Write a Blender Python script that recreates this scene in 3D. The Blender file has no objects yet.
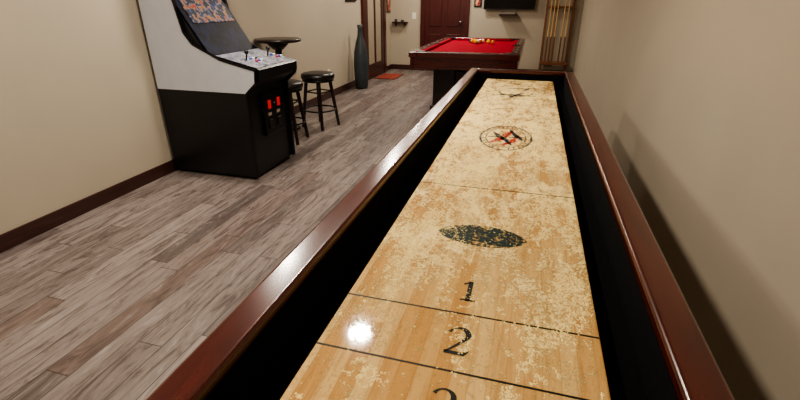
import bpy, bmesh, math, random
from mathutils import Vector, Matrix, noise as mnoise
random.seed(4)
scene = bpy.context.scene

# ------------------------------------------------------------------ materials
def lin(c):
    return tuple(((v/255)/12.92 if v/255 <= .04045 else ((v/255+.055)/1.055)**2.4) for v in c)+(1,)

class NT:
    def __init__(s, name):
        s.m = bpy.data.materials.new(name); s.m.use_nodes = True
        s.t = s.m.node_tree; s.n = s.t.nodes; s.l = s.t.links
        s.b = s.n['Principled BSDF']; s.out = s.n['Material Output']
    def set(s, inp, v):
        if hasattr(v, 'is_linked') or hasattr(v, 'links'): s.l.new(v, inp)
        else: inp.default_value = v
    def math(s, op, a, b=0.0, c=None, clamp=False):
        n = s.n.new('ShaderNodeMath'); n.operation = op; n.use_clamp = clamp
        s.set(n.inputs[0], a); s.set(n.inputs[1], b)
        if c is not None: s.set(n.inputs[2], c)
        return n.outputs[0]
    def coord(s):
        n = s.n.new('ShaderNodeTexCoord'); return n.outputs['Object']
    def sep(s, v):
        n = s.n.new('ShaderNodeSeparateXYZ'); s.l.new(v, n.inputs[0]); return n.outputs
    def comb(s, x, y, z=0.0):
        n = s.n.new('ShaderNodeCombineXYZ'); s.set(n.inputs[0], x); s.set(n.inputs[1], y); s.set(n.inputs[2], z); return n.outputs[0]
    def noise(s, vec, scale, detail=3, rough=.5, dist=0):
        n = s.n.new('ShaderNodeTexNoise'); s.l.new(vec, n.inputs['Vector'])
        n.inputs['Scale'].default_value = scale; n.inputs['Detail'].default_value = detail
        n.inputs['Roughness'].default_value = rough; n.inputs['Distortion'].default_value = dist
        return n.outputs[0]
    def white(s, vec):
        n = s.n.new('ShaderNodeTexWhiteNoise'); n.noise_dimensions = '3D'; s.l.new(vec, n.inputs['Vector']); return n.outputs['Value']
    def ramp(s, f, stops, interp='LINEAR'):
        n = s.n.new('ShaderNodeValToRGB'); r = n.color_ramp; r.interpolation = interp
        while len(r.elements) > 1: r.elements.remove(r.elements[0])
        r.elements[0].position = stops[0][0]; r.elements[0].color = stops[0][1]
        for p, c in stops[1:]:
            e = r.elements.new(p); e.color = c
        s.l.new(f, n.inputs[0]); return n.outputs[0]
    def mix(s, f, a, b, blend='MIX'):
        n = s.n.new('ShaderNodeMix'); n.data_type = 'RGBA'; n.blend_type = blend
        s.set(n.inputs[0], f); s.set(n.inputs[6], a); s.set(n.inputs[7], b); return n.outputs[2]
    def step(s, v, lo, hi):
        n = s.n.new('ShaderNodeMapRange'); s.set(n.inputs[0], v); n.inputs[1].default_value = lo; n.inputs[2].default_value = hi
        n.clamp = True; return n.outputs[0]
    def bump(s, h, strength=.2, dist=.002):
        n = s.n.new('ShaderNodeBump'); n.inputs['Strength'].default_value = strength
        n.inputs['Distance'].default_value = dist; s.l.new(h, n.inputs['Height']); s.l.new(n.outputs[0], s.b.inputs['Normal'])

def simple(name, col, rough=.5, metal=0.0, var=.12, scale=12, emis=None, es=0, coat=0.0, bump=0.0, bscale=200):
    N = NT(name); c = lin(col)
    f = N.noise(N.coord(), scale, 3)
    d = tuple(v*(1-var) for v in c[:3])+(1,); l = tuple(min(1, v*(1+var)) for v in c[:3])+(1,)
    N.set(N.b.inputs['Base Color'], N.ramp(f, [(.3, d), (.7, l)]))
    N.b.inputs['Roughness'].default_value = rough; N.b.inputs['Metallic'].default_value = metal
    N.b.inputs['Coat Weight'].default_value = coat
    if emis:
        N.b.inputs['Emission Color'].default_value = lin(emis); N.b.inputs['Emission Strength'].default_value = es
    if bump: N.bump(N.noise(N.coord(), bscale, 2), bump, .002)
    return N.m

def wood(name, c1, c2, rough=.25, axis=1, coat=.3, scale=6):
    N = NT(name); o = N.sep(N.coord()); s = [30, 30, 30]; s[axis] = 2.0
    v = N.comb(N.math('MULTIPLY', o[0], s[0]), N.math('MULTIPLY', o[1], s[1]), N.math('MULTIPLY', o[2], s[2]))
    f = N.noise(v, scale*.3, 5, .6, .6)
    N.set(N.b.inputs['Base Color'], N.ramp(f, [(.3, lin(c1)), (.7, lin(c2))]))
    N.b.inputs['Roughness'].default_value = rough; N.b.inputs['Coat Weight'].default_value = coat; N.b.inputs['Coat Roughness'].default_value = .15
    return N.m

def mat_floor():
    N = NT('vinyl_planks'); o = N.sep(N.coord()); W = .115; L = 1.15
    xr = N.math('DIVIDE', o[0], W); row = N.math('FLOOR', xr)
    yo = N.math('ADD', N.math('DIVIDE', o[1], L), N.math('MULTIPLY', N.white(N.comb(row, 3.3, 1.7)), 7.0))
    col = N.math('FLOOR', yo)
    r = N.white(N.comb(row, col, 5.1)); r2 = N.white(N.comb(col, row, 9.4))
    base = N.ramp(r, [(0, lin((90, 82, 79))), (.3, lin((126, 116, 111))), (.55, lin((108, 98, 95))), (.8, lin((140, 130, 125))), (1, lin((102, 87, 81)))])
    gv = N.comb(N.math('MULTIPLY', o[0], 14), N.math('MULTIPLY', o[1], 2.3), N.math('MULTIPLY', r2, 40))
    g = N.noise(gv, 1.3, 6, .73, 1.4)
    g2 = N.noise(N.comb(N.math('MULTIPLY', o[0], 60), N.math('MULTIPLY', o[1], 4), N.math('MULTIPLY', r, 30)), 1.5, 4, .6, .3)
    c = N.mix(N.math('MULTIPLY', N.step(g, .49, .63), .8), base, lin((66, 54, 50)))
    c = N.mix(N.math('MULTIPLY', N.step(g, .44, .30), .65), c, lin((158, 150, 146)))
    c = N.mix(N.math('MULTIPLY', N.step(g2, .5, .72), .45), c, lin((60, 50, 47)))
    fx = N.math('FRACT', xr); ex = N.math('MINIMUM', fx, N.math('SUBTRACT', 1.0, fx))
    fy = N.math('FRACT', yo); ey = N.math('MINIMUM', fy, N.math('SUBTRACT', 1.0, fy))
    seam = N.math('MAXIMUM', N.step(ex, .03, .01), N.step(ey, .0033, .001))
    c = N.mix(N.math('MULTIPLY', seam, .75), c, lin((40, 31, 29)))
    N.set(N.b.inputs['Base Color'], c)
    N.set(N.b.inputs['Roughness'], N.math('ADD', N.math('MULTIPLY', g, .2), .32))
    N.bump(N.math('SUBTRACT', g, seam), .12, .002)
    return N.m

def mat_board():
    N = NT('maple_board_waxed'); co = N.coord(); o = N.sep(co)
    st = N.math('DIVIDE', o[0], .030); row = N.math('FLOOR', st)
    yo = N.math('ADD', N.math('DIVIDE', o[1], .45), N.math('MULTIPLY', N.white(N.comb(row, 1.3, 4.4)), 5))
    r = N.white(N.comb(row, N.math('FLOOR', yo), 2.2))
    base = N.ramp(r, [(0, lin((190, 144, 86))), (.3, lin((210, 172, 112))), (.7, lin((220, 186, 126))), (1, lin((196, 150, 92)))])
    g = N.noise(N.comb(N.math('MULTIPLY', o[0], 45), N.math('MULTIPLY', o[1], 3.5), N.math('MULTIPLY', r, 20)), 1.5, 5, .65, .5)
    c = N.mix(N.math('MULTIPLY', N.step(g, .48, .72), .6), base, lin((152, 102, 56)))
    fx = N.math('FRACT', st); ex = N.math('MINIMUM', fx, N.math('SUBTRACT', 1.0, fx))
    c = N.mix(N.math('MULTIPLY', N.step(ex, .05, .01), .3), c, lin((140, 92, 52)))
    # wax powder: broad sweeps broken into grainy clumps
    patch = N.noise(co, 6.0, 5, .7, .8)
    sweep = N.noise(N.comb(N.math('MULTIPLY', o[0], 13), N.math('MULTIPLY', o[1], 4.5), 7.0), 1.5, 4, .65, 1.8)
    fine = N.noise(co, 170, 3, .8)
    clump = N.noise(co, 46, 6, .85, 1.0)
    dens = N.math('ADD', N.math('MULTIPLY', N.step(patch, .40, .60), .5), N.math('MULTIPLY', N.step(sweep, .41, .60), .5))
    near = N.step(o[1], -1.48, -.95)
    dens = N.math('MULTIPLY', dens, N.math('ADD', N.math('MULTIPLY', near, .55), .45))
    thr = N.math('ADD', N.math('ADD', N.math('MULTIPLY', fine, .5), N.math('MULTIPLY', clump, .5)), N.math('MULTIPLY', dens, .23))
    thr = N.math('ADD', thr, N.math('MULTIPLY', near, .025))
    pw = N.step(thr, .605, .67)
    shade = N.ramp(fine, [(.36, lin((232, 198, 122))), (.52, lin((253, 230, 158)))])
    c = N.mix(N.math('MULTIPLY', pw, .88), c, shade)
    N.set(N.b.inputs['Base Color'], c)
    N.set(N.b.inputs['Roughness'], N.math('ADD', N.math('MULTIPLY', pw, .6), .055))
    N.bump(N.math('MULTIPLY', thr, pw), .7, .004)
    return N.m

def mat_worn(name, col, keep=.5):
    N = NT(name); co = N.coord()
    f = N.noise(co, 120, 4, .7); f2 = N.noise(co, 22, 3, .6)
    a = N.step(N.math('ADD', N.math('MULTIPLY', f, .7), N.math('MULTIPLY', f2, .4)), keep+.05, keep-.02)
    N.set(N.b.inputs['Base Color'], lin(col)); N.b.inputs['Roughness'].default_value = .5; N.b.inputs['Specular IOR Level'].default_value = .2
    N.set(N.b.inputs['Alpha'], a)
    return N.m

M = {}
M['floor'] = mat_floor(); M['board'] = mat_board()
M['wall'] = simple('painted_wall', (174, 164, 146), .85, var=.03, scale=2, bump=.12, bscale=160)
M['ceil'] = simple('ceiling_paint', (215, 210, 200), .9, var=.02)
M['cherry'] = wood('cherry_wood', (54, 18, 14), (88, 34, 27), .24, 1, .6)
M['cherryx'] = wood('cherry_wood_cross', (50, 16, 12), (80, 30, 23), .24, 0, .6)
M['trim'] = wood('dark_trim_wood', (46, 25, 20), (68, 38, 31), .4, 1, .1)
M['doorw'] = wood('door_wood', (56, 16, 15), (76, 27, 23), .35, 2, .2)
M['carpet'] = simple('black_gutter_carpet', (12, 12, 15), .95, var=.4, scale=90, bump=.5, bscale=500)
M['carpet'].node_tree.nodes['Principled BSDF'].inputs['Specular IOR Level'].default_value = .15
M['black'] = simple('black_laminate', (14, 14, 17), .35, var=.2)
M['blackm'] = simple('black_metal', (12, 12, 13), .3, .3, var=.2)
M['white'] = simple('white_side_laminate', (192, 195, 202), .4, var=.03)
M['leather'] = simple('black_vinyl_seat', (20, 18, 18), .35, var=.3, bump=.15, bscale=90)
M['darkwood'] = wood('espresso_wood', (22, 14, 13), (38, 24, 21), .35, 2, .2)
M['felt'] = simple('red_felt', (150, 8, 36), .95, var=.06, scale=5, bump=.2, bscale=700)
M['felt'].node_tree.nodes['Principled BSDF'].inputs['Specular IOR Level'].default_value = .1
M['line'] = mat_worn('ink_black', (26, 32, 32), .70)
M['logo'] = mat_worn('ink_green', (30, 48, 46), .575)
M['lred'] = mat_worn('ink_red', (160, 40, 34), .62)
M['lblue'] = mat_worn('ink_blue', (34, 42, 60), .63)
M['powder'] = simple('wax_granules', (252, 228, 158), .8, var=.06, scale=60)
M['chrome'] = simple('chrome', (190, 190, 195), .15, 1, var=.05)
M['lamp'] = simple('lamp_lens', (255, 250, 240), .5, emis=(255, 240, 215), es=60)
M['ivory'] = simple('ivory_plastic', (225, 220, 205), .4, var=.02)
M['vase'] = simple('slate_glaze', (52, 60, 64), .45, var=.2)
M['cue'] = wood('cue_maple', (190, 150, 96), (222, 184, 128), .3, 2, .3)
M['rackw'] = wood('rack_oak', (100, 60, 34), (130, 84, 50), .4, 2, .2)
M['red'] = simple('red_plastic', (170, 15, 12), .3, emis=(255, 40, 20), es=.3)
M['glass'] = simple('tv_glass', (6, 6, 8), .1, var=.1)
M['mat'] = simple('door_mat_weave', (130, 52, 38), .9, var=.5, scale=25)
M['shade'] = simple('beige_plain_and_reflection', (150, 138, 120), .6, var=.04)  # plain beige on sockets and labels; painted glass reflection on the door pane

# ------------------------------------------------------------------ geometry helpers
class Grp:
    def __init__(s, name, origin):
        s.o = Vector(origin); s.e = bpy.data.objects.new(name, None); s.e.empty_display_size = .1
        s.e.location = s.o; scene.collection.objects.link(s.e)

def finish(name, bm, mat, grp=None, bevel=0, seg=2, smooth=False, origin=None):
    org = grp.o if grp else Vector(origin or (0, 0, 0))
    bmesh.ops.translate(bm, verts=bm.verts, vec=-org)
    bmesh.ops.recalc_face_normals(bm, faces=bm.faces)
    me = bpy.data.meshes.new(name); bm.to_mesh(me); bm.free()
    ob = bpy.data.objects.new(name, me); scene.collection.objects.link(ob)
    me.materials.append(mat)
    if grp: ob.parent = grp.e
    else: ob.location = org
    if smooth:
        for p in me.polygons: p.use_smooth = True
    if bevel:
        b = ob.modifiers.new('bevel', 'BEVEL'); b.width = bevel; b.segments = seg; b.limit_method = 'ANGLE'
        if seg > 2:
            for p in me.polygons: p.use_smooth = True
            wn = ob.modifiers.new('wn', 'WEIGHTED_NORMAL'); wn.keep_sharp = True
    return ob

def addbox(bm, lo, hi, rot=None):
    c = (Vector(lo)+Vector(hi))/2; d = Vector(hi)-Vector(lo)
    mtx = Matrix.Translation(c) @ (rot or Matrix.Identity(4)) @ Matrix.Diagonal((*d, 1))
    bmesh.ops.create_cube(bm, size=1, matrix=mtx)

def box(name, lo, hi, mat, grp=None, bevel=0, seg=2, rot=None):
    bm = bmesh.new(); addbox(bm, lo, hi, rot)
    return finish(name, bm, mat, grp, bevel, seg, origin=None if grp else (Vector(lo)+Vector(hi))/2)

def boxes(name, lst, mat, grp=None, bevel=0, seg=2):
    bm = bmesh.new()
    for lo, hi in lst: addbox(bm, lo, hi)
    return finish(name, bm, mat, grp, bevel, seg)

def addcone(bm, p0, p1, r0, r1, seg=20):
    p0, p1 = Vector(p0), Vector(p1); d = p1-p0
    q = d.to_track_quat('Z', 'Y').to_matrix().to_4x4()
    bmesh.ops.create_cone(bm, cap_ends=True, segments=seg, radius1=r0, radius2=r1, depth=d.length, matrix=Matrix.Translation((p0+p1)/2) @ q)

def cone(name, p0, p1, r0, r1, mat, grp=None, seg=20, bevel=0):
    bm = bmesh.new(); addcone(bm, p0, p1, r0, r1, seg)
    ob = finish(name, bm, mat, grp, bevel, 3 if bevel else 2, origin=None if grp else p0)
    for p in ob.data.polygons: p.use_smooth = len(p.vertices) == 4
    return ob

def lathe(name, c, prof, mat, grp=None, seg=32, origin=None):
    bm = bmesh.new(); rings = []
    for r, z in prof:
        rings.append([bm.verts.new((c[0]+r*math.cos(2*math.pi*i/seg), c[1]+r*math.sin(2*math.pi*i/seg), c[2]+z)) for i in range(seg)])
    for a, b in zip(rings, rings[1:]):
        for i in range(seg): bm.faces.new((a[i], a[(i+1) % seg], b[(i+1) % seg], b[i]))
    bm.faces.new(rings[0][::-1]); bm.faces.new(rings[-1])
    return finish(name, bm, mat, grp, smooth=True, origin=origin or c)

def torus(name, c, R, r, mat, grp, seg=32):
    bm = bmesh.new(); rings = []
    for i in range(seg):
        a = 2*math.pi*i/seg
        rings.append([bm.verts.new((c[0]+(R+r*math.cos(b))*math.cos(a), c[1]+(R+r*math.cos(b))*math.sin(a), c[2]+r*math.sin(b))) for b in [k*math.pi/4 for k in range(8)]])
    for i in range(seg):
        A, B = rings[i], rings[(i+1) % seg]
        for k in range(8): bm.faces.new((A[k], B[k], B[(k+1) % 8], A[(k+1) % 8]))
    return finish(name, bm, mat, grp, smooth=True)

def extrudeY(name, prof, y0, y1, mat, grp, bevel=0):
    bm = bmesh.new()
    a = [bm.verts.new((x, y0, z)) for x, z in prof]; b = [bm.verts.new((x, y1, z)) for x, z in prof]
    n = len(prof); bm.faces.new(a); bm.faces.new(b[::-1])
    for i in range(n): bm.faces.new((a[i], b[i], b[(i+1) % n], a[(i+1) % n]))
    return finish(name, bm, mat, grp, bevel)

# ------------------------------------------------------------------ room shell
XL, XR, YB, YF, ZC = -2.85, .80, 9.30, -2.2, 2.42
T = .12
box('floor', (XL-T, YF-T, -.1), (XR+T, YB+T, 0), M['floor'])
box('ceiling', (XL-T, YF-T, ZC), (XR+T, YB+T, ZC+.1), M['ceil'])
box('wall_left', (XL-T, YF-T, 0), (XL, YB+T, ZC), M['wall'])
box('wall_right', (XR, YF-T, 0), (XR+T, YB+T, ZC), M['wall'])
box('wall_back', (XL, YB, 0), (XR, YB+T, ZC), M['wall'])
box('wall_front', (XL, YF-T, 0), (XR, YF, ZC), M['wall'])
bh, bt = .10, .015
boxes('baseboard_left', [((XL, YF, 0), (XL+bt, 7.58, bh)), ((XL, 8.86, 0), (XL+bt, YB, bh))], M['trim'], bevel=.004)
box('baseboard_right', (XR-bt, YF, 0), (XR, YB, bh), M['trim'], bevel=.004)
boxes('baseboard_back', [((XL+bt, YB-bt, 0), (-2.22, YB, bh)), ((-1.25, YB-bt, 0), (XR-bt, YB, bh))], M['trim'], bevel=.004)

# back door (panelled)
g = Grp('door_1', (-1.735, YB, 0))
box('slab', (-2.13, YB-.035, .01), (-1.34, YB-.001, 2.03), M['doorw'], g, .003)
pl = []
for x0, x1 in ((-2.04, -1.79), (-1.68, -1.43)):
    for z0, z1 in ((.14, .72), (.86, 1.46), (1.58, 1.92)): pl.append(((x0, YB-.047, z0), (x1, YB-.03, z1)))
boxes('panels', pl, M['doorw'], g, .01)
boxes('casing', [((-2.22, YB-.045, 0), (-2.13, YB, 2.12)), ((-1.34, YB-.045, 0), (-1.25, YB, 2.12)), ((-2.22, YB-.045, 2.03), (-1.25, YB, 2.12))], M['doorw'], g, .004)
lathe('knob', (-1.41, YB-.09, .95), [(.005, -.03), (.03, -.018), (.034, 0), (.03, .018), (.005, .03)], M['chrome'], g, 16)
cone('knob_stem', (-1.41, YB-.04, .95), (-1.41, YB-.09, .95), .012, .012, M['chrome'], g)

# left wall door with glazed leaf
g = Grp('door_2', (XL, 8.22, 0))
boxes('casing', [((XL, 7.58, 0), (XL+.04, 7.70, 2.12)), ((XL, 8.74, 0), (XL+.04, 8.86, 2.12)), ((XL, 7.58, 2.03), (XL+.04, 8.86, 2.14))], M['doorw'], g, .004)
boxes('leaf_frame', [((XL+.001, 7.70, .01), (XL+.03, 7.84, 2.03)), ((XL+.001, 8.60, .01), (XL+.03, 8.74, 2.03)), ((XL+.001, 7.84, .01), (XL+.03, 8.60, .26)), ((XL+.001, 7.84, 1.88), (XL+.03, 8.60, 2.03)), ((XL+.001, 8.2, .26), (XL+.03, 8.26, 1.88))], M['trim'], g, .004)
box('pane', (XL+.001, 7.84, .26), (XL+.012, 8.60, 1.88), M['shade'], g)  # opaque beige stands in for reflections in the glass

# ------------------------------------------------------------------ shuffleboard table
g = Grp('shuffleboard_table', (-.07, 2.06, 0))
bx0, bx1, by0, by1, bz = -.3245, .185, .40, 3.71, .76
ix0, ix1, iy0, iy1 = -.415, .275, .31, 3.80
ox0, ox1, oy0, oy1 = -.480, .340, .245, 3.865
rz = .82
box('playing_board', (bx0, by0, .69), (bx1, by1, bz), M['board'], g, .003)
box('gutter_bed', (ix0+.004, iy0+.004, .655), (ix1-.004, iy1-.004, .69), M['carpet'], g)
boxes('gutter_lining', [((ix0, iy0, .66), (ix0+.006, iy1, rz-.028)), ((ix1-.006, iy0, .66), (ix1, iy1, rz-.028)), ((ix0, iy0, .66), (ix1, iy0+.006, rz-.028)), ((ix0, iy1-.006, .66), (ix1, iy1, rz-.028))], M['carpet'], g)
def rail(name, lo, hi, m): return box(name, lo, hi, m, g, .010, 4)
rail('rail_left', (ox0, oy0, rz-.03), (ix0+.006, oy1, rz), M['cherry'])
rail('rail_right', (ix1-.006, oy0, rz-.03), (ox1, oy1, rz), M['cherry'])
rail('rail_far', (ix0+.002, iy1-.006, rz-.031), (ix1-.002, oy1, rz-.0005), M['cherryx'])
rail('rail_near', (ix0+.002, oy0, rz-.031), (ix1-.002, iy0+.006, rz-.0005), M['cherryx'])
boxes('cabinet_sides', [((ox0+.012, oy0+.012, .56), (ix0, oy1-.012, rz-.02)), ((ix1, oy0+.012, .56), (ox1-.012, oy1-.012, rz-.02)),
    ((ix0, oy0+.012, .56), (ix1, iy0, rz-.02)), ((ix0, iy1, .56), (ix1, oy1-.012, rz-.02)), ((ix0, iy0, .60), (ix1, iy1, .655))], M['cherry'], g, .004)
for k, yy in enumerate((.85, 3.2)):
    boxes('pedestal_%d' % (k+1), [((-.40, yy-.17, .05), (.26, yy+.17, .50)), ((-.44, yy-.21, .50), (.30, yy+.21, .60)), ((-.44, yy-.21, .0), (.30, yy+.21, .06))], M['cherry'], g, .01)
# markings on the board (thin inlaid ink)
mz = bz+.0006
boxes('foul_lines', [((bx0+.002, y-.0020, bz-.001), (bx1-.002, y+.0020, mz)) for y in (1.395, .725, .568)], M['line'], g)

def flat(name, polys, mat):
    bm = bmesh.new()
    for p in polys:
        bm.faces.new([bm.verts.new((x, y, mz)) for x, y in p])
    bmesh.ops.remove_doubles(bm, verts=bm.verts, dist=1e-6)
    ob = finish(name, bm, mat, g)
    return ob
def stroke(pts, wid):
    out = []
    L = []; R = []
    for i, p in enumerate(pts):
        a = Vector(pts[max(0, i-1)]); b = Vector(pts[min(len(pts)-1, i+1)]); t = (b-a).normalized(); n = Vector((-t.y, t.x))
        L.append(Vector(p)+n*wid[i]/2); R.append(Vector(p)-n*wid[i]/2)
    for i in range(len(pts)-1): out.append([tuple(R[i]), tuple(R[i+1]), tuple(L[i+1]), tuple(L[i])])
    return out
def arc(cx, cy, rx, ry, a0, a1, n=14):
    return [(cx+rx*math.cos(math.radians(a0+(a1-a0)*i/n)), cy+ry*math.sin(math.radians(a0+(a1-a0)*i/n))) for i in range(n+1)]
def place(polys, cx, cy, sx, sy): return [[(cx+(x-.3)*sx, cy+(y-.5)*sy) for x, y in p] for p in polys]
one = stroke([(.3, .0), (.3, 1.0)], [.14, .14])+stroke([(.08, .03), (.52, .03)], [.07, .07])+stroke([(.3, .97), (.1, .82)], [.06, .08])
p2 = arc(.3, .74, .24, .24, 170, -30, 14)+[(.36, .42), (.06, .06)]
two = stroke(p2, [.10, .07, .05, .05, .06, .07, .09, .11, .13, .14, .15, .15, .14, .12, .10, .08, .05])+stroke([(.02, .06), (.5, .06), (.6, .2)], [.12, .12, .05])
three = stroke(arc(.28, .76, .22, .22, 165, -80, 12), [.1, .07, .05, .05, .06, .08, .1, .12, .13, .12, .1, .08, .06])+stroke(arc(.28, .28, .26, .27, 80, -165, 12), [.06, .07, .09, .12, .14, .15, .14, .12, .1, .08, .06, .08, .11])
cx = -.072
flat('number_1', place(one, cx, .805, .072, .072), M['line'])
flat('number_2', place(two, cx, .645, .075, .074), M['line'])
flat('number_3', place(three, cx, .492, .075, .074), M['line'])
def ell(cx, cy, rx, ry, n=48, p=1.0):
    return [(cx+rx*math.cos(2*math.pi*i/n), cy+ry*(abs(math.sin(2*math.pi*i/n))**p)*(1 if math.sin(2*math.pi*i/n) >= 0 else -1)) for i in range(n)]
flat('oval_emblem', [ell(cx-.002, 1.062, .118, .058, p=1.2)], M['logo'])
def ring(cx, cy, rx, ry, w, n=48, a0=0, a1=360):
    out = []
    for i in range(n):
        A = math.radians(a0+(a1-a0)*i/n); B = math.radians(a0+(a1-a0)*(i+1)/n)
        out.append([(cx+rx*math.cos(A), cy+ry*math.sin(A)), (cx+(rx)*math.cos(B), cy+ry*math.sin(B)), (cx+(rx-w)*math.cos(B), cy+(ry-w)*math.sin(B)), (cx+(rx-w)*math.cos(A), cy+(ry-w)*math.sin(A))])
    return out
flat('round_emblem_ring', ring(cx, 2.04, .120, .205, .010)+ring(cx, 2.04, .092, .162, .005), M['lblue'])
tick = []
for i in range(28):
    A = math.radians(i*360/28)
    if i % 7 == 0: continue
    tick += stroke([(cx+.096*math.cos(A), 2.04+.168*math.sin(A)), (cx+.107*math.cos(A), 2.04+.186*math.sin(A))], [.008, .008])
flat('round_emblem_lettering', tick, M['lblue'])
flat('round_emblem_red', stroke([(cx-.07, 1.93), (cx-.03, 1.99), (cx+.0, 2.08), (cx+.03, 2.17)], [.012, .036, .034, .006])+stroke([(cx-.01, 1.91), (cx+.03, 1.97), (cx+.055, 2.08)], [.016, .03, .01]), M['lred'])
flat('round_emblem_blue', stroke([(cx-.065, 2.12), (cx-.035, 2.06), (cx+.0, 2.0), (cx+.03, 1.92)], [.01, .03, .028, .008])+stroke([(cx+.01, 2.18), (cx+.05, 2.06), (cx+.078, 2.0)], [.01, .026, .01])+stroke([(cx-.08, 2.03), (cx+.08, 2.05)], [.016, .012]), M['lblue'])
flat('far_emblem', ring(cx, 3.18, .12, .15, .014, 40, 190, 350)+stroke([(cx-.15, 3.05), (cx-.02, 3.08), (cx+.13, 3.05)], [.016, .03, .016])+stroke([(cx-.04, 2.98), (cx+.04, 3.14)], [.024, .024])+stroke([(cx-.07, 3.32), (cx+.03, 3.32)], [.02, .04])+stroke([(cx+.05, 3.25), (cx+.09, 3.36)], [.02, .02]), M['lblue'])

# wax powder granules lying on the board
verts = []; faces = []; n = 0; want = 60000; tries = 0
while n < want and tries < 550000:
    tries += 1
    x = random.uniform(bx0+.004, bx1-.004); y = by0+.004+(by1-by0-.008)*random.random()**1.3
    d = mnoise.noise(Vector((x*11, y*3.5, 3.0)))+.8*mnoise.noise(Vector((x*28, y*16, 9.0)))+.8*mnoise.noise(Vector((x*90, y*70, 1.0)))
    a = min(1, max(0, (y-.60)/.45)); thr = .30-.34*a
    if x < -.12: thr -= .16*a
    if x < -.10 and .52 < y < .72: thr += .2
    if y > 2.9: thr += .1
    p = (d-thr)*2.0+.05*a
    if random.random() > p: continue
    r = random.choice((.0008, .001, .0013, .0016, .002, .0028)); h = r*random.uniform(.4, .8); t = random.random()*1.57
    b = len(verts); c_, s_ = math.cos(t)*r, math.sin(t)*r
    X, Y, Z = x+.07, y-2.06, bz
    verts += [(X+c_, Y+s_, Z), (X-s_, Y+c_, Z), (X-c_, Y-s_, Z), (X+s_, Y-c_, Z), (X, Y, Z+h)]
    faces += [(b, b+1, b+4), (b+1, b+2, b+4), (b+2, b+3, b+4), (b+3, b, b+4)]; n += 1
me = bpy.data.meshes.new('wax_powder'); me.from_pydata(verts, [], faces); me.materials.append(M['powder'])
ob = bpy.data.objects.new('wax_powder', me); scene.collection.objects.link(ob); ob.parent = g.e

# ------------------------------------------------------------------ pool table
px0, px1, py0, py1, pz = -1.37, -.12, 5.15, 7.45, .80
g = Grp('pool_table', ((px0+px1)/2, (py0+py1)/2, 0)); rw = .14
box('slate_bed', (px0+.05, py0+.05, .70), (px1-.05, py1-.05, .765), M['felt'], g)
ym = (py0+py1)/2
boxes('rails', [((px0, py0, .735), (px0+rw-.04, py1, pz)), ((px1-rw+.04, py0, .735), (px1, py1, pz)), ((px0+rw-.04, py0, .735), (px1-rw+.04, py0+rw-.04, pz)), ((px0+rw-.04, py1-rw+.04, .735), (px1-rw+.04, py1, pz))], M['cherry'], g, .008)
c0 = rw-.041; c1 = rw+.01
boxes('cushions', [((px0+c0, py0+c1+.07, .77), (px0+c1, ym-.06, pz-.004)), ((px0+c0, ym+.06, .77), (px0+c1, py1-c1-.07, pz-.004)),
                   ((px1-c1, py0+c1+.07, .77), (px1-c0, ym-.06, pz-.004)), ((px1-c1, ym+.06, .77), (px1-c0, py1-c1-.07, pz-.004)),
                   ((px0+c1+.06, py0+c0, .77), (px1-c1-.06, py0+c1, pz-.004)), ((px0+c1+.06, py1-c1, .77), (px1-c1-.06, py1-c0, pz-.004))], M['felt'], g, .008)
bm = bmesh.new()
for x in (px0+.11, px1-.11):
    for y in (py0+.11, ym, py1-.11):
        xx = x+(.0 if y != ym else (-.03 if x < -.7 else .03)); addcone(bm, (xx, y, .74), (xx, y, pz+.0015), .055, .058, 24)
finish('pockets', bm, M['black'], g)
bm = bmesh.new()
for x in (px0+.05, px1-.05):
    for i in (1, 2, 3, 5, 6, 7): bmesh.ops.create_cube(bm, size=1, matrix=Matrix.Translation((x, py0+(py1-py0)*i/8, pz)) @ Matrix.Rotation(math.pi/4, 4, 'Z') @ Matrix.Diagonal((.014, .014, .003, 1)))
finish('sights', bm, M['ivory'], g)
boxes('apron', [((px0+.015, py0+.015, .61), (px0+.05, py1-.015, .74)), ((px1-.05, py0+.015, .61), (px1-.015, py1-.015, .74)), ((px0+.05, py0+.015, .61), (px1-.05, py0+.05, .74)), ((px0+.05, py1-.05, .61), (px1-.05, py1-.015, .74)), ((px0+.05, py0+.05, .62), (px1-.05, py1-.05, .70))], M['cherryx'], g, .006)
for k, yy in enumerate((5.78, 6.80)):
    boxes('leg_frame_%d' % (k+1), [((-1.20, yy, .05), (-.92, yy+.28, .62)), ((-.57, yy, .05), (-.29, yy+.28, .62)), ((-1.0, yy+.06, .15), (-.5, yy+.2, .5)), ((-1.23, yy-.03, 0), (-.89, yy+.31, .06)), ((-.60, yy-.03, 0), (-.26, yy+.31, .06))], M['darkwood'], g, .008)

# balls
g = Grp('pool_balls', (-.77, 6.85, .7655))
cols = [(235, 190, 30), (225, 110, 25), (240, 235, 215), (235, 190, 30), (170, 30, 30), (225, 110, 25), (30, 50, 120), (235, 190, 30), (20, 20, 20), (240, 235, 215)]
pos = []
for r in range(4):
    for c in range(r+1): pos.append((-.80+(c-r/2)*.058, 6.78+r*.05))
pos += [(-.62, 6.83), (-.55, 6.74)]
cm = {}
for k, (x, y) in enumerate(pos):
    c = cols[k % 10]
    if c not in cm: cm[c] = simple('ball_enamel_%d' % k, c, .12, var=.02)
    bm = bmesh.new(); bmesh.ops.create_uvsphere(bm, u_segments=20, v_segments=12, radius=.0285, matrix=Matrix.Translation((x, y, .7655+.0285)))
    finish('ball_%d' % (k+1), bm, cm[c], g, smooth=True)

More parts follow.
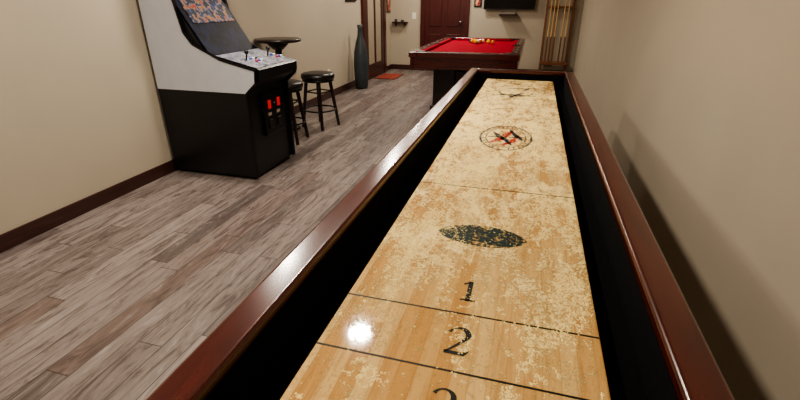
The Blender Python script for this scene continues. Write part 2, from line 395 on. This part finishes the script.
# ------------------------------------------------------------------ arcade cabinet
ax = XL+.03; ay0, ay1 = 2.88, 3.50
g = Grp('arcade_cabinet', (-2.4, 3.19, 0))
low = [(-2.02, .03), (-2.02, .70), (ax, .70), (ax, .03)]
up = [(-2.02, .70), (-1.93, .78), (-1.92, .87), (-2.20, .935), (-2.42, 1.04), (-2.48, 1.12), (-2.52, 1.34), (-2.50, 1.62), (-2.38, 1.70), (-2.38, 1.86), (-2.45, 1.90), (ax, 1.90), (ax, .70)]
for nm, a, b in (('near', ay0, ay0+.022), ('far', ay1-.022, ay1)):
    extrudeY('side_lower_'+nm, low, a, b, M['black'], g)
    extrudeY('side_upper_'+nm, up, a, b, M['white'] if nm == 'near' else M['black'], g)
extrudeY('side_art_far', up, ay1+.0005, ay1+.002, M['white'], g)
def tmold(nm, ya, yb):
    bm = bmesh.new(); pts = up[:12]
    pts = [(-2.02, .03)]+pts
    for (x0, z0), (x1, z1) in zip(pts, pts[1:]):
        d = Vector((x1-x0, 0, z1-z0)); n = Vector((d.z, 0, -d.x)).normalized()*.005
        vs = []
        for yy in (ya-.003, yb+.003):
            vs.append([bm.verts.new((x0+s*n.x, yy, z0+s*n.z)) for s in (-1, 1)]+[bm.verts.new((x1+s*n.x, yy, z1+s*n.z)) for s in (1, -1)])
        A, B = vs; bm.faces.new(A); bm.faces.new(B[::-1])
        for i in range(4): bm.faces.new((A[i], B[i], B[(i+1) % 4], A[(i+1) % 4]))
    finish(nm, bm, M['blackm'], g)
tmold('t_molding_near', ay0, ay0+.022); tmold('t_molding_far', ay1-.022, ay1)
yi0, yi1 = ay0+.022, ay1-.022
body = [(-2.04, .03), (-2.04, .72), (-2.04, .76), (-2.25, .80), (-2.30, .94), (-2.62, 1.45), (-2.62, 1.55), (ax+.01, 1.55), (ax+.01, .03)]
extrudeY('body', body, yi0, yi1, M['black'], g)
extrudeY('plinth', [(-2.06, 0), (-2.06, .04), (ax+.02, .04), (ax+.02, 0)], ay0+.03, ay1-.03, M['blackm'], g)
N = NT('deck_art'); f = N.noise(N.coord(), 34, 4, .7, 1)
N.set(N.b.inputs['Base Color'], N.ramp(f, [(.38, lin((20, 26, 52))), (.48, lin((110, 116, 132))), (.60, lin((176, 178, 184))), (.68, lin((110, 40, 40)))])); N.b.inputs['Roughness'].default_value = .3
extrudeY('control_deck', [(-1.925, .79), (-1.905, .80), (-1.90, .872), (-1.915, .885), (-2.26, .965), (-2.28, .95), (-2.28, .86), (-2.03, .72)], ay0+.001+.022, ay1-.023, M['black'], g)
extrudeY('deck_overlay', [(-1.922, .8835), (-1.922, .8875), (-2.255, .9645), (-2.255, .9605)], ay0+.03, ay1-.03, N.m, g)
def deckz(x): return .887+(-1.922-x)*.2312
for j, yy in enumerate((3.03, 3.33)):
    x = -2.08; cone('stick_%d' % (j+1), (x, yy, deckz(x)), (x+.01, yy, deckz(x)+.05), .006, .006, M['blackm'], g)
    bm = bmesh.new(); bmesh.ops.create_uvsphere(bm, u_segments=16, v_segments=10, radius=.017, matrix=Matrix.Translation((x+.01, yy, deckz(x)+.06)))
    finish('stick_ball_%d' % (j+1), bm, M['black'], g, smooth=True)
bcols = [simple('btn_%d' % i, c, .3) for i, c in enumerate([(200, 30, 30), (30, 60, 190), (235, 235, 235), (20, 20, 20)])]
k = 0
for yb in (3.09, 3.39):
    for i in range(3):
        for q in range(2):
            x = -2.03-q*.05; y = yb+i*.033; cone('button_%d' % (k+1), (x, y, deckz(x)), (x, y, deckz(x)+.010), .013, .012, bcols[(i+q) % 4], g, 16); k += 1
def slab(name, p0, p1, off, th, y0, y1, m):
    d = Vector((p1[0]-p0[0], 0, p1[1]-p0[1])); n = Vector((d.z, 0, -d.x)).normalized()
    q = [(p0[0]+n.x*off, p0[1]+n.z*off), (p1[0]+n.x*off, p1[1]+n.z*off), (p1[0]+n.x*(off+th), p1[1]+n.z*(off+th)), (p0[0]+n.x*(off+th), p0[1]+n.z*(off+th))]
    extrudeY(name, q, y0, y1, m, g)
N = NT('bezel_art'); f = N.noise(N.coord(), 9, 4, .6, 1.5)
N.set(N.b.inputs['Base Color'], N.ramp(f, [(.4, lin((8, 9, 14))), (.6, lin((18, 24, 46)))])); N.b.inputs['Roughness'].default_value = .5; N.b.inputs['Specular IOR Level'].default_value = .2
slab('bezel', (-2.30, .955), (-2.62, 1.46), .002, .01, yi0, yi1, N.m)
N = NT('screen_glow'); f = N.noise(N.coord(), 26, 2, .5, .5)
cr = N.ramp(f, [(.45, lin((6, 8, 26))), (.52, lin((40, 80, 150))), (.58, lin((210, 160, 60))), (.66, lin((200, 50, 50)))])
N.set(N.b.inputs['Base Color'], (0.01, .01, .01, 1)); N.set(N.b.inputs['Emission Color'], cr); N.b.inputs['Emission Strength'].default_value = .6
slab('screen', (-2.44, 1.175), (-2.592, 1.415), .012, .006, yi0+.05, yi1-.03, N.m)
extrudeY('marquee', [(-2.395, 1.70), (-2.385, 1.86), (-2.40, 1.87), (-2.60, 1.87), (-2.60, 1.56), (-2.50, 1.66)], yi0, yi1, N.m, g)
extrudeY('top_cap', [(-2.39, 1.86), (-2.45, 1.895), (ax, 1.895), (ax, 1.54), (-2.60, 1.54), (-2.60, 1.86)], yi0, yi1, M['black'], g)
box('coin_door', (-2.045, 3.08, .32), (-2.012, 3.38, .66), M['blackm'], g, .006)
boxes('coin_slots', [((-2.02, 3.14, .53), (-2.006, 3.18, .60)), ((-2.02, 3.28, .53), (-2.006, 3.32, .60))], M['red'], g, .003)
boxes('coin_returns', [((-2.02, 3.13, .37), (-2.004, 3.19, .44)), ((-2.02, 3.26, .37), (-2.004, 3.32, .44))], M['black'], g, .004)
cone('lock', (-2.015, 3.23, .57), (-2.0, 3.23, .57), .010, .010, M['chrome'], g)
boxes('price_labels', [((-2.014, 3.13, .475), (-2.0105, 3.18, .50)), ((-2.014, 3.26, .475), (-2.0105, 3.31, .50))], M['shade'], g)

# ------------------------------------------------------------------ bar stools
def stool(x, y, rot):
    g = Grp('bar_stool', (x, y, 0)); h = .61
    lathe('seat', (x, y, h), [(.15, -.075), (.178, -.07), (.187, -.05), (.187, -.03), (.175, -.010), (.13, 0), (.05, .004)], M['leather'], g)
    lathe('seat_ring', (x, y, h-.095), [(.165, 0), (.175, .003), (.175, .026), (.165, .03)], M['blackm'], g)
    bm = bmesh.new()
    def leg(a, z):
        r = .13+(.205-.13)*(1-z/(h-.08)); return (x+r*math.cos(a), y+r*math.sin(a), z)
    for k in range(4):
        a = rot+k*math.pi/2; p, q = leg(a, 0), leg(a, h-.075)
        addcone(bm, p, q, .017, .020, 10)
    finish('legs', bm, M['darkwood'], g)
    torus('footrest', (x, y, .2), .178, .009, M['blackm'], g)
    bm = bmesh.new()
    for k in range(4):
        a = rot+k*math.pi/2; z = .40; addcone(bm, leg(a, z), leg(a+math.pi/2, z), .008, .008, 8)
    finish('stretchers', bm, M['darkwood'], g)
stool(-2.27, 4.60, .5)
stool(-2.34, 3.98, .9)

# pub table
tx, ty = -2.595, 4.38
g = Grp('pub_table', (tx, ty, 0))
lathe('top', (tx, ty, .967), [(.22, -.03), (.24, -.026), (.245, -.012), (.243, 0), (.235, .004)], M['darkwood'], g, 40)
cone('under_hub', (tx, ty, .86), (tx, ty, .938), .05, .13, M['darkwood'], g)
lathe('column', (tx, ty, .04), [(.05, 0), (.045, .1), (.03, .2), (.028, .5), (.04, .7), (.035, .83)], M['darkwood'], g)
lathe('base', (tx, ty, 0), [(.15, 0), (.15, .018), (.13, .03), (.06, .055)], M['darkwood'], g, 40)

# ------------------------------------------------------------------ small things
lathe('floor_vase', (-2.66, 7.0, 0), [(.08, 0), (.10, .02), (.115, .2), (.118, .40), (.105, .58), (.075, .72), (.045, .82), (.035, .92), (.045, .98), (.035, .985)], M['vase'])
g = Grp('electrical_outlet', (XL, 6.15, .35))
box('plate', (XL, 6.11, .29), (XL+.006, 6.19, .41), M['ivory'], g, .002)
boxes('sockets', [((XL+.005, 6.13, .31), (XL+.008, 6.17, .34)), ((XL+.005, 6.13, .36), (XL+.008, 6.17, .39))], M['shade'], g)
g = Grp('light_switch', (-2.36, YB, 1.05))
box('plate', (-2.40, YB-.006, .99), (-2.32, YB, 1.11), M['ivory'], g, .002)
box('toggle', (-2.368, YB-.014, 1.035), (-2.352, YB-.005, 1.065), M['ivory'], g, .002)
g = Grp('wall_shelf', (-2.64, YB, .93))
box('board', (-2.80, YB-.12, .92), (-2.48, YB, .94), M['trim'], g, .003)
boxes('brackets', [((-2.74, YB-.08, .86), (-2.72, YB, .92)), ((-2.56, YB-.08, .86), (-2.54, YB, .92))], M['trim'], g, .003)
boxes('trinkets', [((-2.75, YB-.08, .94), (-2.70, YB-.04, .99)), ((-2.62, YB-.08, .94), (-2.56, YB-.04, .975))], M['vase'], g, .004)
def frame(name, lo, hi, axis, c):
    o = (Vector(lo)+Vector(hi))/2; g = Grp(name, o)
    box('frame', lo, hi, M['black'], g, .003)
    l, h = list(lo), list(hi)
    for i in range(3):
        if i != axis: l[i] += .025; h[i] -= .025
    if axis == 0: l[0] = hi[0]-.002; h[0] = hi[0]+.002
    else: l[1] = lo[1]-.002; h[1] = lo[1]+.002
    N = NT(name+'_art'); f = N.noise(N.coord(), 9, 3, .6, 1)
    N.set(N.b.inputs['Base Color'], N.ramp(f, [(.35, lin((40, 20, 20))), (.5, lin(c)), (.62, lin((210, 180, 140)))]))
    box('print', l, h, N.m, g)
frame('framed_picture', (XL, 9.0, 1.12), (XL+.02, 9.22, 1.6), 0, (150, 30, 28))
frame('framed_picture', (-1.17, YB-.02, 1.22), (-1.03, YB, 1.6), 1, (170, 40, 36))
frame('framed_picture', (XL, 6.9, 1.32), (XL+.02, 7.35, 1.85), 0, (120, 90, 60))

g = Grp('wall_television', (-.5, YB, 1.5))
box('case', (-.98, YB-.10, 1.18), (-.04, YB-.05, 1.74), M['black'], g, .006)
box('screen', (-.965, YB-.102, 1.195), (-.055, YB-.098, 1.725), M['glass'], g)
box('mount', (-.65, YB-.05, 1.3), (-.37, YB, 1.6), M['blackm'], g)
g = Grp('media_shelf', (-.5, YB, 1.1))
box('board', (-.68, YB-.2, 1.08), (-.34, YB, 1.095), M['blackm'], g, .002)
box('player', (-.64, YB-.17, 1.095), (-.38, YB-.02, 1.135), M['chrome'], g, .004)

g = Grp('cue_rack', (.42, YB-.1, 0))
boxes('stand', [((.16, YB-.24, .0), (.66, YB-.02, .05)), ((.16, YB-.22, .22), (.66, YB-.04, .27)), ((.16, YB-.09, .05), (.20, YB-.04, 1.5)), ((.62, YB-.09, .05), (.66, YB-.04, 1.5)), ((.16, YB-.12, 1.2), (.66, YB-.04, 1.24)), ((.16, YB-.14, .05), (.2, YB-.04, .25)), ((.62, YB-.14, .05), (.66, YB-.04, .25))], M['rackw'], g, .004)
bm = bmesh.new(); bm2 = bmesh.new()
for x in (.25, .31, .37, .49, .56):
    addcone(bm2, (x, YB-.16, .27), (x, YB-.155, .72), .015, .013, 12)
    addcone(bm, (x, YB-.155, .72), (x, YB-.14, 1.72), .0128, .006, 12)
finish('cue_shafts', bm, M['cue'], g, smooth=False); finish('cue_butts', bm2, M['rackw'], g)

g = Grp('door_mat', (-2.5, 8.3, 0))
box('pile', (-2.78, 8.0, 0), (-2.40, 8.6, .012), M['mat'], g, .004)
box('border', (-2.80, 7.98, 0), (-2.38, 8.62, .006), M['trim'], g, .002)

# ------------------------------------------------------------------ lights
def can(x, y, p=30):
    g = Grp('recessed_ceiling_light', (x, y, ZC))
    torus('trim_ring', (x, y, ZC-.002), .088, .008, M['ivory'], g)
    cone('lens', (x, y, ZC-.006), (x, y, ZC-.001), .08, .08, M['lamp'], g, 32)
    d = bpy.data.lights.new('lamp', 'AREA'); d.shape = 'DISK'; d.size = .15; d.energy = p; d.color = (1, .89, .76)
    o = bpy.data.objects.new('lamp', d); scene.collection.objects.link(o); o.parent = g.e; o.location = (0, 0, -.02)
can(-.98, 2.36, 42); can(-1.95, 3.0, 24); can(-.98, -.5, 32); can(-2.2, .8, 20)
can(-1.7, 5.6, 24); can(-1.40, 7.0, 26); can(-2.1, 8.3, 16); can(-1.36, 8.5, 20)

w = bpy.data.worlds.new('world'); scene.world = w; w.use_nodes = True
w.node_tree.nodes['Background'].inputs[0].default_value = (.5, .45, .4, 1); w.node_tree.nodes['Background'].inputs[1].default_value = .2
try: scene.view_settings.look = 'AgX - Medium High Contrast'
except Exception as e: print(e)

# ------------------------------------------------------------------ camera
cd = bpy.data.cameras.new('camera'); cam = bpy.data.objects.new('camera', cd); scene.collection.objects.link(cam)
cd.sensor_width = 36; cd.lens = 440/800*36; cd.clip_start = .02
cam.location = (0, 0, 1.34); cam.rotation_euler = (math.radians(90-24.44), 0, math.radians(15.94))
scene.camera = cam
